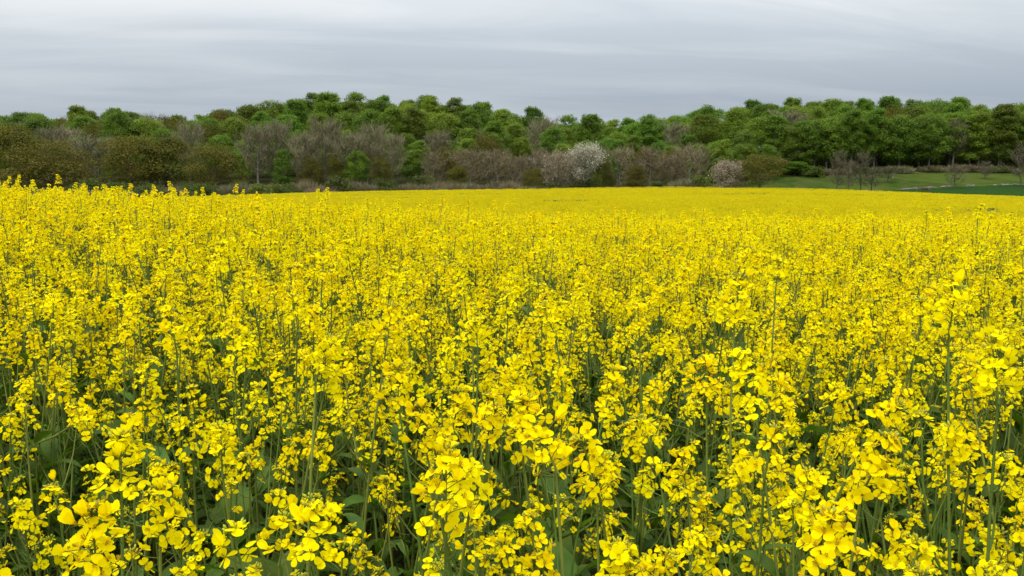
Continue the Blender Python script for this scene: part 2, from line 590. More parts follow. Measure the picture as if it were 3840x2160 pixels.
# patches of crop for the distance: heads of a few petals on stalks, over a layer of leaves
def make_patch(seed, size, nheads, thin=False):
    rng = np.random.default_rng(seed)
    mb = MB()
    n = nheads
    P = np.stack([rng.uniform(-size / 2, size / 2, n), rng.uniform(-size / 2, size / 2, n), 1.12 + rng.normal(0, 0.075, n)], 1)
    if thin:
        P[:, 2] -= rng.uniform(0.05, 0.35, n)
        mg = 300  # unflowered tips
        Cg = np.stack([rng.uniform(-size / 2, size / 2, mg), rng.uniform(-size / 2, size / 2, mg), rng.uniform(0.8, 1.16, mg)], 1)
        add_cards(mb, Cg, rng.normal(0, 1, (mg, 3)) + [0, 0, .5], rng.uniform(0.03, 0.06, mg), rng, 1)
    k = 7
    C = np.repeat(P, k, 0) + rng.normal(0, [0.028, 0.028, 0.03], (n * k, 3))
    nrm = rng.normal(0, 1, (n * k, 3)) + [0, 0, 0.9]
    add_cards(mb, C, nrm, rng.uniform(0.020, 0.032, n * k), rng, 0)
    # stalks
    s = n // 5
    Q = P[:s]
    B = Q + rng.normal(0, 0.05, (s, 3))
    B[:, 2] = rng.uniform(0.3, 0.6, s)
    t = rng.normal(0, 1, (s, 3)) * [1, 1, 0]
    t = t / np.linalg.norm(t, axis=1)[:, None] * 0.004
    V = np.stack([B - t, B + t, Q + t, Q - t], 1).reshape(-1, 3)
    mb.add(V, np.arange(s * 4).reshape(-1, 4), 1)
    # leaves beneath
    m = int(nheads * 0.8)
    C = np.stack([rng.uniform(-size / 2, size / 2, m), rng.uniform(-size / 2, size / 2, m), rng.uniform(0.2, 0.92, m)], 1)
    add_cards(mb, C, rng.normal(0, 1, (m, 3)) + [0, 0, .6], rng.uniform(0.05, 0.10, m), rng, 2)
    return mb


def add_cards(mb, C, nrm, size, rng, mat=0, stretch=1.0, bent=0.25):
    """many small leaf-shaped faces at points C, facing nrm"""
    n = len(C)
    nrm = nrm / (np.linalg.norm(nrm, axis=1)[:, None] + 1e-9)
    r = rng.normal(0, 1, (n, 3))
    x = np.cross(nrm, r)
    x /= np.linalg.norm(x, axis=1)[:, None] + 1e-9
    y = np.cross(nrm, x)
    s = np.asarray(size)[:, None]
    v0 = C - x * s * stretch
    v1 = C + y * s * 0.8 + nrm * s * bent
    v2 = C + x * s * stretch
    v3 = C - y * s * 0.8 + nrm * s * bent
    V = np.stack([v0, v1, v2, v3], 1).reshape(-1, 3)
    mb.add(V, np.arange(n * 4).reshape(-1, 4), mat)


NV = len(SPEC)
PATCH = 1.2
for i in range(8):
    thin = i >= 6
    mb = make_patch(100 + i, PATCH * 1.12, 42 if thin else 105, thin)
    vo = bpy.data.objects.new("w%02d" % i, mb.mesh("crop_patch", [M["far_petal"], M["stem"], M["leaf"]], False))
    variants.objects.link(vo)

# ------------------------------------------------------------------ where the plants stand
rng = np.random.default_rng(21)
NEAR, DENS = 24.0, 40.0


def wedge(ymin, ymax, spacing, half=0.92, base=2.2):
    g = []
    y = ymin
    while y < ymax:
        w = base + half * max(y, 0)
        xs = np.arange(-w, w, spacing)
        g.append(np.stack([xs, np.full(len(xs), y)], 1))
        y += spacing
    g = np.concatenate(g)
    return g + rng.uniform(-.5, .5, g.shape) * spacing


pts = np.concatenate([wedge(-1.6, 3.2, 1 / math.sqrt(DENS)), wedge(3.2, NEAR, 1 / math.sqrt(56.0))])
dist = np.hypot(pts[:, 0], pts[:, 1])
pts = pts[dist > 0.85]
# uneven stand: thinner pockets close to the camera
px_, py_ = pts[:, 0], pts[:, 1]
thinning = 0.5 + 0.5 * np.sin(px_ * 2.1 + 1.7) * np.sin(py_ * 1.7 + 0.6 + 0.4 * px_)
keep = rng.uniform(0, 1, len(pts)) > 0.34 * thinning * (py_ < 9)
for gx, gy, gr in [(480, 315, .24), (520, 330, .16), (100, 440, .13), (60, 470, .12), (300, 455, .12), (330, 520, .10), (240, 545, .10), (380, 470, .10),
                   (225, 385, .14), (590, 372, .14), (680, 352, .16), (250, 300, .2), (780, 420, .10), (900, 345, .16), (850, 540, .08), (20, 560, .08), (420, 395, .12), (660, 250, .3), (910, 250, .3), (140, 290, .2), (1005, 480, .08)]:
    d_ = ray(gx, gy)
    q_ = d_ * ((1.08 - ZC) / d_[2])
    keep &= np.hypot(px_ - q_[0], (py_ - q_[1]) * 0.7) > gr
pts = pts[keep]
kind = rng.integers(0, NV, len(pts))
scl = np.clip(rng.normal(1.0, 0.06, len(pts)), 0.82, 1.16)
top_h = np.array([q[1] for q in SPEC])[kind] + 0.11
lim = (ZC - 0.075 * np.hypot(pts[:, 0], pts[:, 1]) - 0.16 + rng.uniform(-.05, .1, len(pts)) - ground(pts[:, 0], pts[:, 1])) / top_h
scl = np.where(np.hypot(pts[:, 0], pts[:, 1]) < 3.2, np.minimum(scl, np.maximum(lim, 0.8)), scl)
tall = (rng.uniform(0, 1, len(pts)) < .05) & (pts[:, 1] > 4)
scl = np.where(tall, rng.uniform(1.08, 1.17, len(pts)), scl)
rx = rng.normal(0, 0.07, len(pts))
ry = rng.normal(0.05, 0.07, len(pts)) + 0.05 * np.clip(pts[:, 0] / np.maximum(pts[:, 1], 1), -1, 1)
rz = rng.uniform(0, 2 * math.pi, len(pts))
zz = ground(pts[:, 0], pts[:, 1])

# the plants that show largest: nearest to the camera and inside its view
uu = pts[:, 0] / np.maximum(pts[:, 1] * math.cos(PITCH) + (ZC - 1.1) * math.sin(PITCH), 0.05)
inview = (np.abs(uu) < 0.66) & (pts[:, 1] > 0.7)
dd = np.where(inview, np.hypot(pts[:, 0], pts[:, 1]), 1e9)
HERO = [  # head position in the picture, distance, kind, label
    (120, 482, 0.92, 6, 1.0, "rapeseed plant with wide round head of large flowers against dark green gap"),
    (446, 492, 0.74, 0, 1.0, "rapeseed plant whose very large flowers show closest to the bottom centre"),
    (556, 440, 0.85, 3, 1.0, "tall rapeseed plant with thick dark stem and large head near bottom centre"),
    (735, 306, 1.35, 6, 1.0, "tall rapeseed plant with big bright head standing above the middle of the crop"),
    (776, 278, 1.75, 9, 1.0, "rapeseed plant with rounded head rising just behind the tallest bright head"),
    (176, 334, 1.45, 10, 1.0, "rapeseed plant with tight bright head over two dark curved stems"),
    (862, 470, 0.95, 6, 1.0, "rapeseed plant with dome of large flowers beside a dark gap near the corner"),
    (950, 318, 1.25, 0, 1.0, "rapeseed plant with long bright head leaning with the wind"),
    (386, 330, 1.50, 6, 1.0, "rapeseed plant with flat bright head standing over the wide dark gap"),
    (478, 338, 1.40, 4, 1.0, "rapeseed plant with ragged upright head next to the wide dark gap"),
    (95, 540, 0.80, 10, 1.0, "rapeseed plant with big flowers low in the corner on a pale thick stem"),
    (830, 556, 0.72, 1, 1.0, "rapeseed plant with very large flowers cut by the lower edge"),
    (1000, 372, 1.10, 10, 1.0, "rapeseed plant with broad glowing head at the edge of the view"),
    (600, 470, 0.88, 10, 1.0, "rapeseed plant with bright head just behind the thick dark stem"),
]
N_IND = 300 - len(HERO)
ind = np.argsort(dd)[:N_IND]
is_ind = np.zeros(len(pts), bool)
is_ind[ind] = True
cut1, cut2 = np.quantile(dd[ind], [0.33, 0.7])
for i in ind:
    parts, desc, top = PL[kind[i]]
    zone = "at the very front" if dd[i] < cut1 else "a step in" if dd[i] < cut2 else "a few steps in"
    lab = desc + " " + zone
    instance_plant(parts, (pts[i, 0], pts[i, 1], zz[i]), (rx[i], ry[i], rz[i]), scl[i], lab, "rapeseed plants standing close to the viewer")
for (px, py, D, kd, sc, lab) in HERO:
    d = ray(px, py)
    p = np.array([0, 0, ZC]) + d * D * 1.33 / math.hypot(d[0], d[1])
    a = random.uniform(0, 6.28)
    g0 = float(ground(p[0], p[1]))
    hp = make_plant(int(px) + 500, float(p[2]) - g0 - .04, 3, int(SPEC[kd][3] * 0.95 + 2), .12, random.uniform(.04, .14), (6, 13))
    parts, top, s = plant_parts(hp), hp["top"], 1.0
    c, q = math.cos(a), math.sin(a)
    off = np.array([top[0] * c - top[1] * q, top[0] * q + top[1] * c]) * s
    instance_plant(parts, (p[0] - off[0], p[1] - off[1], g0), (0, 0, a), s, lab, None)

# everything else of the crop: one object
st_p = [np.column_stack([pts, zz])[~is_ind]]
st_k = [kind[~is_ind]]
st_r = [np.stack([rx, ry, rz], 1)[~is_ind]]
st_s = [scl[~is_ind]]
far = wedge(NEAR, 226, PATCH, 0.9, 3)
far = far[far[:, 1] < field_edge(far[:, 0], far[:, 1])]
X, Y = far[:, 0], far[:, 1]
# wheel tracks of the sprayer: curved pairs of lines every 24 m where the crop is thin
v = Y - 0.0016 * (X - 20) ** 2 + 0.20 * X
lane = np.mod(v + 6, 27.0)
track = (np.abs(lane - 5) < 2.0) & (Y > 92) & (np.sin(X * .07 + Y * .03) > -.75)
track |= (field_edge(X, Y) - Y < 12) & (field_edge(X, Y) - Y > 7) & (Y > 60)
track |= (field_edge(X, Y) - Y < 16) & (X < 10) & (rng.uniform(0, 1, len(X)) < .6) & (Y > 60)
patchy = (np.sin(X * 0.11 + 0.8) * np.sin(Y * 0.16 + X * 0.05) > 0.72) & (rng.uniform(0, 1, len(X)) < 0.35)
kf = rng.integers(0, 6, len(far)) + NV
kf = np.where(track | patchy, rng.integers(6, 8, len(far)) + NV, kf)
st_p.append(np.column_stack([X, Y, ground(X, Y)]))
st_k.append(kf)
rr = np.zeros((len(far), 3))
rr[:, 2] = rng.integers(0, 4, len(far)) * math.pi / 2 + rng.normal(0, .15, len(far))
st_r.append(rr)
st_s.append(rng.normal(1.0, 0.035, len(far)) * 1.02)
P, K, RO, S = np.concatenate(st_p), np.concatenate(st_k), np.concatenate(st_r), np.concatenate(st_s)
me = bpy.data.meshes.new("rapeseed_crop")
me.vertices.add(len(P))
me.vertices.foreach_set("co", P.astype(np.float32).ravel())
for nm, tp, ar, key in (("pick", "INT", K.astype(np.int32), "value"), ("turn", "FLOAT_VECTOR", RO.astype(np.float32).ravel(), "vector"), ("grow", "FLOAT", S.astype(np.float32), "value")):
    at_ = me.attributes.new(nm, tp, "POINT")
    at_.data.foreach_set(key, ar)
crop = obj("rapeseed_crop", me)
tag(crop, "dense yellow rapeseed crop in full flower filling the field up to the trees", "crop", None, "stuff")
ng = bpy.data.node_groups.new("crop_stand", "GeometryNodeTree")
ng.interface.new_socket("Geometry", in_out="INPUT", socket_type="NodeSocketGeometry")
ng.interface.new_socket("Geometry", in_out="OUTPUT", socket_type="NodeSocketGeometry")
gi, go = ng.nodes.new("NodeGroupInput"), ng.nodes.new("NodeGroupOutput")
ci = ng.nodes.new("GeometryNodeCollectionInfo")
ci.inputs["Collection"].default_value = variants
ci.inputs["Separate Children"].default_value = True
ci.inputs["Reset Children"].default_value = True
iop = ng.nodes.new("GeometryNodeInstanceOnPoints")
iop.inputs["Pick Instance"].default_value = True


def named(nm, tp):
    n = ng.nodes.new("GeometryNodeInputNamedAttribute")
    n.data_type = tp
    n.inputs["Name"].default_value = nm
    return n.outputs["Attribute"]


e2r = ng.nodes.new("FunctionNodeEulerToRotation")
ng.links.new(named("turn", "FLOAT_VECTOR"), e2r.inputs[0])
ng.links.new(gi.outputs[0], iop.inputs["Points"])
ng.links.new(ci.outputs[0], iop.inputs["Instance"])
ng.links.new(named("pick", "INT"), iop.inputs["Instance Index"])
ng.links.new(e2r.outputs[0], iop.inputs["Rotation"])
ng.links.new(named("grow", "FLOAT"), iop.inputs["Scale"])
ng.links.new(iop.outputs[0], go.inputs[0])
md = crop.modifiers.new("crop_stand", "NODES")
md.node_group = ng

# ------------------------------------------------------------------ trees
def trunk_mesh(rng, height, r0, mat, limbs=6, spread=3.0, lean=0.4):
    mb = MB()
    pts = [np.array([0, 0, -0.6])]
    d = rng.normal(0, lean / 6, 3)
    for i in range(1, 7):
        t = i / 6
        pts.append(np.array([d[0] * t * 6 * .5 + rng.normal(0, .08), d[1] * t * 6 * .5 + rng.normal(0, .08), height * t]))
    tube(mb, pts, [r0 * 1.25] + [r0 * (1 - 0.85 * i / 6) for i in range(1, 7)], 7)
    for k in range(limbs):
        t = rng.uniform(0.35, 0.9)
        i = int(t * 6)
        p = pts[i]
        a = k * 2.4 + rng.uniform(-.5, .5)
        o = np.array([math.cos(a), math.sin(a), 0])
        l = spread * rng.uniform(.6, 1.2)
        rise = rng.uniform(0.5, 1.1)
        tube(mb, [p, p + o * l * .5 + [0, 0, l * rise * .35], p + o * l + [0, 0, l * rise]], [r0 * .42 * (1.1 - t), r0 * .3 * (1.1 - t), r0 * .12 * (1.1 - t) + .01], 5)
    return mb


def leafy(seed, base, top, width, nblob, nleaf, ls, matn, flat=0.62, spiky=120, lowcut=0.0, gap=0.0):
    """crown of many small leaf faces gathered in clumps"""
    rng = np.random.default_rng(seed)
    mb = MB()
    h = top - base
    B = []
    for i in range(nblob):
        z = rng.uniform(0.03, 1.0) ** 0.85
        prof = math.sqrt(max(0.03, 1 - ((z - 0.36) / 0.67) ** 2))
        a = i * 2.39996 + rng.uniform(-.5, .5)
        r = width / 2 * prof * rng.uniform(0.38, 1.02)
        br = width * (rng.uniform(0.085, 0.135) if nblob > 60 else rng.uniform(0.11, 0.18) if nblob > 30 else rng.uniform(0.14, 0.23))
        B.append((r * math.cos(a), r * math.sin(a), base + h * z - br * 0.4, br, rng.uniform(.7, 1.2)))
    B.append((0, 0, top - width * .24, width * .22, 1))
    per = nleaf // len(B)
    for (bx, by, bz, br, f) in B:
        n = int(per * f)
        d = rng.normal(0, 1, (n, 3))
        d /= np.linalg.norm(d, axis=1)[:, None]
        d[:, 2] = np.where((d[:, 2] < -0.15) & (rng.uniform(0, 1, n) < .75), -d[:, 2], d[:, 2])
        rr_ = br * rng.uniform(0.55, 1.06, n) ** 0.6
        C = np.stack([bx + d[:, 0] * rr_ * 1.15, by + d[:, 1] * rr_ * 1.15, bz + d[:, 2] * rr_ * flat], 1)
        C += rng.normal(0, 0.30, C.shape)
        nr = d * 0.9 + rng.normal(0, 0.55, (n, 3)) + [0, 0, 0.55]
        add_cards(mb, C, nr, rng.uniform(0.6, 1.3, n) * ls, rng, 0, 1.1)
        if spiky:
            m = spiky // len(B) + 1
            a = rng.uniform(0, 6.28, m)
            q = rng.uniform(0, 1, m) ** .5
            C = np.stack([bx + np.cos(a) * q * br * 1.1, by + np.sin(a) * q * br * 1.1, bz + br * flat * np.sqrt(np.maximum(1 - q * q, 0)) + ls * 1.2], 1)
            up = np.array([0, 0, 1.0]) + rng.normal(0, .45, (m, 3))
            up /= np.linalg.norm(up, axis=1)[:, None]
            for c_, u_ in zip(C, up):
                s_ = np.cross(u_, rng.normal(0, 1, 3))
                s_ /= np.linalg.norm(s_)
                l_ = rng.uniform(.3, .95)
                w_ = rng.uniform(.07, .13)
                mb.add([c_ - u_ * l_ * .6, c_ + s_ * w_, c_ + u_ * l_, c_ - s_ * w_], [(0, 1, 2, 3)], 0)
    return mb.mesh("crown", [M[matn]])


def twiggy(seed, height, width, ntwig, matn, barkn, base=0.3, up=1.0, r0=0.22, tw=0.045, blossom=None, nbl=0, bls=0.16):
    """leafless crown: limbs, branches and a mist of fine twigs. Returns (trunk mesh, crown mesh)"""
    rng = np.random.default_rng(seed)
    tr, cr = MB(), MB()
    pts = [np.array([rng.normal(0, .12) * i * .3, rng.normal(0, .12) * i * .3, height * 0.9 * i / 6 - (0.5 if i == 0 else 0)]) for i in range(7)]
    tube(tr, pts, [r0 * (1.15 - 1.05 * i / 6) + .02 for i in range(7)], 6)
    ends = []
    nl = 16
    for k in range(nl):
        t = base + (0.97 - base) * (k + rng.uniform(0, 1)) / nl
        f = t * 6
        i = min(int(f), 5)
        p = pts[i] + (pts[i + 1] - pts[i]) * (f - i)
        a = k * 2.39996 + rng.uniform(-.4, .4)
        o = np.array([math.cos(a), math.sin(a), 0])
        z01 = (t - base) / (1 - base)
        l = width / 2 * rng.uniform(.75, 1.1) * (math.sin(math.pi * (0.22 + 0.7 * z01)) ** .6)
        rise = up * rng.uniform(.7, 1.3) * l
        tip = p + o * l + [0, 0, rise]
        tip[2] = min(tip[2], height * rng.uniform(.93, 1.03))
        mid = p + o * l * .62 + [0, 0, (tip[2] - p[2]) * .4]
        tube(tr, [p, mid, tip], [r0 * .32 * (1.15 - t), r0 * .22 * (1.15 - t) + .008, .012], 4)
        ends.append((p, mid, tip))
    ends.append((pts[5], (pts[5] + pts[6]) / 2, pts[6] + [0, 0, height * .08]))
    V = []
    per = ntwig // len(ends)
    tips = []
    for (p, mid, tip) in ends:
        for _ in range(per):
            t = rng.uniform(0.15, 1) ** .8
            q = (p + (mid - p) * t * 2) if t < .5 else mid + (tip - mid) * (t * 2 - 1)
            q = q + rng.normal(0, width * .055, 3)
            d = (tip - p) / (np.linalg.norm(tip - p) + 1e-6) * .5 + np.array([0, 0, up * .8]) + rng.normal(0, .62, 3)
            d /= np.linalg.norm(d)
            l = rng.uniform(.6, 1.7) * height / 11
            s = np.cross(d, rng.normal(0, 1, 3))
            s = s / np.linalg.norm(s) * tw * rng.uniform(.6, 1.3)
            e = q + d * l
            if e[2] < .25:
                continue
            V.append((q - s, q + s, e + s * .25, e - s * .25))
            tips.append(e)
    V = np.array(V).reshape(-1, 3)
    cr.add(V, np.arange(len(V)).reshape(-1, 4), 0)
    if blossom:
        T = np.array(tips)
        C = T[rng.integers(0, len(T), nbl)] + rng.normal(0, .35, (nbl, 3))
        C = C[C[:, 2] > .5]
        add_cards(cr, C, rng.normal(0, 1, C.shape) + [0, 0, .4], rng.uniform(.5, 1.3, len(C)) * bls, rng, 1)
    return tr.mesh("trunk", [M[barkn]], True), cr.mesh("crown", [M[matn]] + ([M[blossom]] if blossom else []))


TR = np.random.default_rng(5)
BEECH = [(trunk_mesh(np.random.default_rng(40 + i), 13, .32, M["pale_bark"] if i % 2 else M["bark"], 6, 2.6).mesh("trunk", [M["pale_bark"] if i % 3 else M["bark"]], True),
          leafy(60 + i, [3.6, 4.6, 2.8, 4.2, 3.4, 5.2, 3.0][i], [18, 19, 17, 18.5, 17.5, 19.5, 16.5][i], [10.5, 9, 11.5, 8.5, 10, 9.5, 12][i], [84, 76, 96, 70, 88, 78, 100][i], 13000, 0.175, "beech", [.9, .8, .95, .75, .85, .8, .9][i], 420)) for i in range(7)]
LIME = [(BEECH[i][0], leafy(80 + i, [3, 3.6, 2.6][i], [17, 15.5, 18][i], [9, 10, 8.5][i], 76, 10000, 0.17, "lime", .85, 340)) for i in range(3)]
OAK = [(trunk_mesh(np.random.default_rng(140 + i), 8.5, .42, M["bark"], 11, 4.2).mesh("trunk", [M["bark"]], True),
        leafy(90 + i, [1.6, 2.0, 1.8][i], [12.5, 13, 12][i], [16, 15, 14][i], 52, 9500, 0.19, "oak", .8, 90)) for i in range(3)]
OAK.append((trunk_mesh(np.random.default_rng(150), 6.5, .45, M["bark"], 12, 5.0).mesh("trunk", [M["bark"]], True), leafy(97, 4.4, 12.5, 17, 50, 8500, .19, "oak", .5, 90)))
BARE = [twiggy(200 + i, [15, 14, 16, 13.5][i], [8, 7, 8.5, 9][i], 2500, "twig", "pale_bark", .24, 1.25, .24, .042) for i in range(4)]
BROWN = [twiggy(220 + i, [9.5, 10, 8.5][i], [8.5, 7.5, 8][i], 2100, "twig_red", "pale_bark", .14, 0.85, .17, .042) for i in range(3)]
SAPL = [twiggy(240 + i, [9, 8, 10][i], [3.6, 4.2, 4.0][i], 900, "twig_dark", "bark", .16, 1.1, .11, .03) for i in range(3)]
BLOSS = [twiggy(260, 11, 7.4, 1800, "twig", "bark", .22, .8, .16, .035, "blossom", 6500, .14),
         twiggy(261, 8, 7, 1900, "twig_red", "bark", .16, .7, .15, .035, "blossom_pink", 2800, .12),
         twiggy(262, 7, 7, 1500, "twig_red", "bark", .12, .6, .15, .035, "blossom_pink", 5200, .125)]


def tree(name, meshes, px, Y, label, cat="tree", group=None, top_py=None, width_px=None, nat=None, scale=None):
    d = ray(px, 178)
    X = d[0] / d[1] * Y
    z = float(ground(X, Y))
    e = bpy.data.objects.new(name, None)
    COL.objects.link(e)
    s = (1, 1, 1) if scale is None else scale
    if top_py is not None:
        hgt = at(px, top_py, Y)[2] - z
        sz = hgt / nat[0]
        sx = sz if width_px is None else width_px / FPX * Y / nat[1]
        s = (sx, sx, sz)
    e.location, e.rotation_euler, e.scale = (X, Y, z - .05), (0, 0, TR.uniform(0, 6.28)), s
    e.empty_display_size = 1
    tag(e, label, cat, group)
    obj("trunk", meshes[0], e)
    obj("crown", meshes[1], e)
    return e


LANDMARKS = [(-999, "beyond the oak at the end of the wood"), (95, "above the low saddle between the oaks"), (140, "above the two broad oaks"),
             (215, "above the oak with the forked trunk"), (245, "above the bare trees at the woods edge"), (325, "above the thicket of bare ash trees"),
             (395, "beyond the last grey bare tree"), (440, "above the yellow olive bush"), (490, "above the small olive tree"), (530, "above the dip in the skyline"),
             (575, "above the white blossom tree"), (612, "above the reddish bare trees"), (670, "above the widest reddish thicket"),
             (715, "above the lone oak and pink blossom"), (785, "behind the near end of the meadow"), (835, "behind the bare saplings"),
             (890, "behind the middle of the meadow"), (945, "behind the lone bare sapling"), (990, "at the far end of the meadow")]


def landmark(px):
    s = LANDMARKS[0][1]
    for a, t in LANDMARKS:
        if px >= a:
            s = t
    return s


ROWS = [(248, "lowest edge"), (264, "lower slope"), (281, "middle slope"), (300, "upper slope"), (322, "top slope"), (343, "skyline"), (362, "skyline")]
for r, (Y0, rowname) in enumerate(ROWS):
    px = -45 + TR.uniform(0, 20)
    while px < 1075:
        right = px > 790
        step = TR.uniform(21, 33) * (0.95 if right else 1) * (.70 if r >= 5 else 1)
        Y = Y0 + TR.normal(0, 4)
        if right and Y < 266:
            Y = 266 + TR.uniform(0, 6)
        if r == 0 and not right and TR.uniform() < .25:
            px += step
            continue
        u = TR.uniform()
        left_mix = px < 240
        sz = (TR.uniform(.84, 1.1) if r < 5 else TR.uniform(.94, 1.02)) * (.72 if (r == 0 and not right) else .85 if (r == 1 and not right) else 1)
        sx = sz * (TR.uniform(1.02, 1.25) if r < 5 else TR.uniform(1.15, 1.4))
        if u < (.10 if left_mix else .03) and r > 0:
            ms, cat, word, nm = BARE[TR.integers(4)], "tree", "grey leafless tree", "bare_tree"
            s_ = (sx * 1.2, sx * 1.2, sz * 1.05)
        elif u < (.30 if left_mix else .055):
            ms, word, nm = OAK[TR.integers(3)], "olive brown tree", "oak_tree"
            s_ = (sx * .7, sx * .7, sz * 1.25)
        elif u < (.45 if left_mix else .26):
            ms, word, nm = LIME[TR.integers(3)], "bright fresh green tree", "leafy_tree"
            s_ = (sx, sx, sz)
        else:
            ms, word, nm = BEECH[TR.integers(7)], "dark green tree", "leafy_tree"
            s_ = (sx, sx, sz)
        tree(nm, ms, px, Y, "%s, %s row, %s" % (word, rowname, landmark(px)), "tree", "trees of the wood behind the field", scale=s_)
        px += step

# trees that stand out along the edge of the wood: px, top, width, distance
N_OAK, N_BARE, N_BROWN, N_SAP = (12.7, 15.5), (15.4, 8.6), (10.2, 8.6), (9.4, 4.2)
for (px, top, w, Y, k, lab) in [
    (50, 142, 88, 215, 0, "broad domed olive brown oak with a fork showing, nearest the end of the wood"),
    (132, 139, 62, 219, 1, "rusty brown oak standing half in front of the larger oak"),
    (166, 135, 68, 222, 2, "largest rusty brown oak with a wide crown and leaning trunk"),
    (216, 147, 58, 214, 1, "dark olive oak with a pale forked trunk beside the bare trees"),
    (18, 124, 62, 238, 2, "yellowish olive tree rising behind the domed oak"),
    (760, 154, 48, 206, 3, "lone low spreading brown oak at the corner of the meadow"),
    (487, 137, 34, 240, 1, "small yellow olive tree above the reddish thicket"),
    (447, 148, 34, 236, 0, "dull olive tree between green bush and reddish thicket"),
    (672, 150, 34, 242, 2, "olive green oak tucked behind the reddish bare trees"),
]:
    tree("oak_tree", OAK[k], px, Y, lab, "tree", None, top, w, N_OAK)
for (px, top, w, Y, k, lab) in [
    (190, 126, 34, 243, 0, "round grey leafless tree among green crowns above the oaks"),
    (92, 132, 50, 236, 3, "wide brown grey leafless tree behind the domed oak"),
    (258, 128, 38, 222, 0, "tall grey leafless tree next to the forked oak"),
    (277, 128, 34, 226, 2, "grey leafless tree with upright twigs, second from the forked oak"),
    (304, 129, 38, 220, 1, "grey leafless ash with pale trunk at the thicket start"),
    (326, 126, 36, 224, 2, "tallest grey leafless ash of the thicket"),
    (349, 128, 36, 221, 3, "grey leafless ash in the middle of the thicket"),
    (372, 127, 36, 225, 0, "grey leafless ash with a pale trunk near the thicket end"),
    (392, 131, 32, 222, 1, "last grey leafless ash of the thicket beside green crowns"),
]:
    tree("bare_tree", BARE[k], px, Y, lab, "tree", None, top, w, N_BARE)
for (px, top, w, Y, k, lab) in [
    (433, 153, 30, 226, 1, "small reddish leafless tree beside the bright green bush"),
    (470, 149, 40, 223, 0, "reddish leafless tree with a pale leaning trunk"),
    (497, 151, 36, 226, 1, "reddish leafless tree in front of the small yellow olive tree"),
    (520, 152, 32, 222, 2, "low reddish leafless tree with pale crossing branches"),
    (545, 149, 36, 226, 0, "reddish leafless tree just before the blossom trees"),
    (571, 148, 26, 230, 2, "thin reddish leafless tree between the two blossom trees"),
    (619, 147, 40, 224, 0, "reddish leafless tree standing alone past the white blossom tree"),
    (650, 149, 38, 222, 1, "reddish leafless tree with a clear white trunk"),
    (672, 151, 30, 225, 2, "reddish leafless tree with crowded twigs between two taller ones"),
    (690, 145, 40, 224, 0, "tallest reddish leafless tree beside the lone oak"),
]:
    tree("bare_tree", BROWN[k], px, Y, lab, "tree", None, top, w, N_BROWN)
for (px, top, w, Y, k, lab) in [
    (837, 150, 20, 214, 0, "tall dark leafless sapling in the meadow, first of its clump"),
    (849, 156, 22, 212, 1, "leafless sapling with twin stems in the meadow clump"),
    (861, 155, 20, 213, 2, "leafless sapling with a straight dark stem in the meadow clump"),
    (872, 164, 20, 216, 1, "low reddish leafless sapling at the edge of the meadow clump"),
    (888, 163, 20, 240, 1, "reddish leafless sapling farther up the meadow slope"),
    (955, 160, 22, 218, 1, "small round leafless tree standing alone in the meadow"),
    (985, 161, 18, 246, 0, "thin leafless sapling by the wood beyond the lone meadow tree"),
    (1021, 148, 26, 216, 2, "dark leafless tree cut by the edge of the view in the meadow"),
]:
    tree("bare_sapling", SAPL[k], px, Y, lab, "tree", None, top, w, N_SAP)
tree("blossom_tree", BLOSS[0], 585, 219, "tall white blossoming tree in front of the wood", "tree", None, 145, 31, (11.6, 7.6))
tree("blossom_tree", BLOSS[1], 556, 217, "lower pale blossoming tree with loose greyish flowers", "tree", None, 154, 30, (8.4, 7.2))
tree("blossom_tree", BLOSS[2], 729, 206, "pinkish blossoming tree beside the lone brown oak", "tree", None, 162, 33, (7.4, 7.2))
for (px, top, w, Y, k, lab) in [
    (414, 150, 34, 234, 0, "bright green young tree next to the last bare ash"),
    (357, 147, 26, 219, 1, "mid green tree inside the bare ash thicket"),
    (283, 152, 22, 219, 2, "slim yellow green tree between two bare trees"),
    (795, 160, 34, 262, 1, "light green young tree behind the lone oak"),
    (815, 172, 20, 258, 2, "small bright green tree at the meadow edge"),
]:
    tree("leafy_tree", LIME[k], px, Y, lab, "tree", None, top, w, (17.2, 10.0))


for (px, top, w, Y, k, lab) in [
    (312, 158, 26, 217, 0, "olive green tree low between the grey ash trunks"),
    (337, 153, 22, 219, 2, "slim olive green tree in the middle of the ash thicket"),
    (382, 158, 24, 217, 1, "olive green tree low before the last grey ash"),
    (458, 166, 26, 217, 2, "low olive tree at the foot of the first reddish trees"),
    (534, 168, 26, 217, 0, "low olive tree in front of the reddish trees before the blossom"),
    (603, 160, 22, 222, 1, "narrow olive tree just past the white blossom tree"),
    (636, 166, 24, 216, 2, "low olive tree between the separate reddish trees"),
]:
    tree("oak_tree", OAK[k], px, Y, lab, "tree", None, top, w, N_OAK)

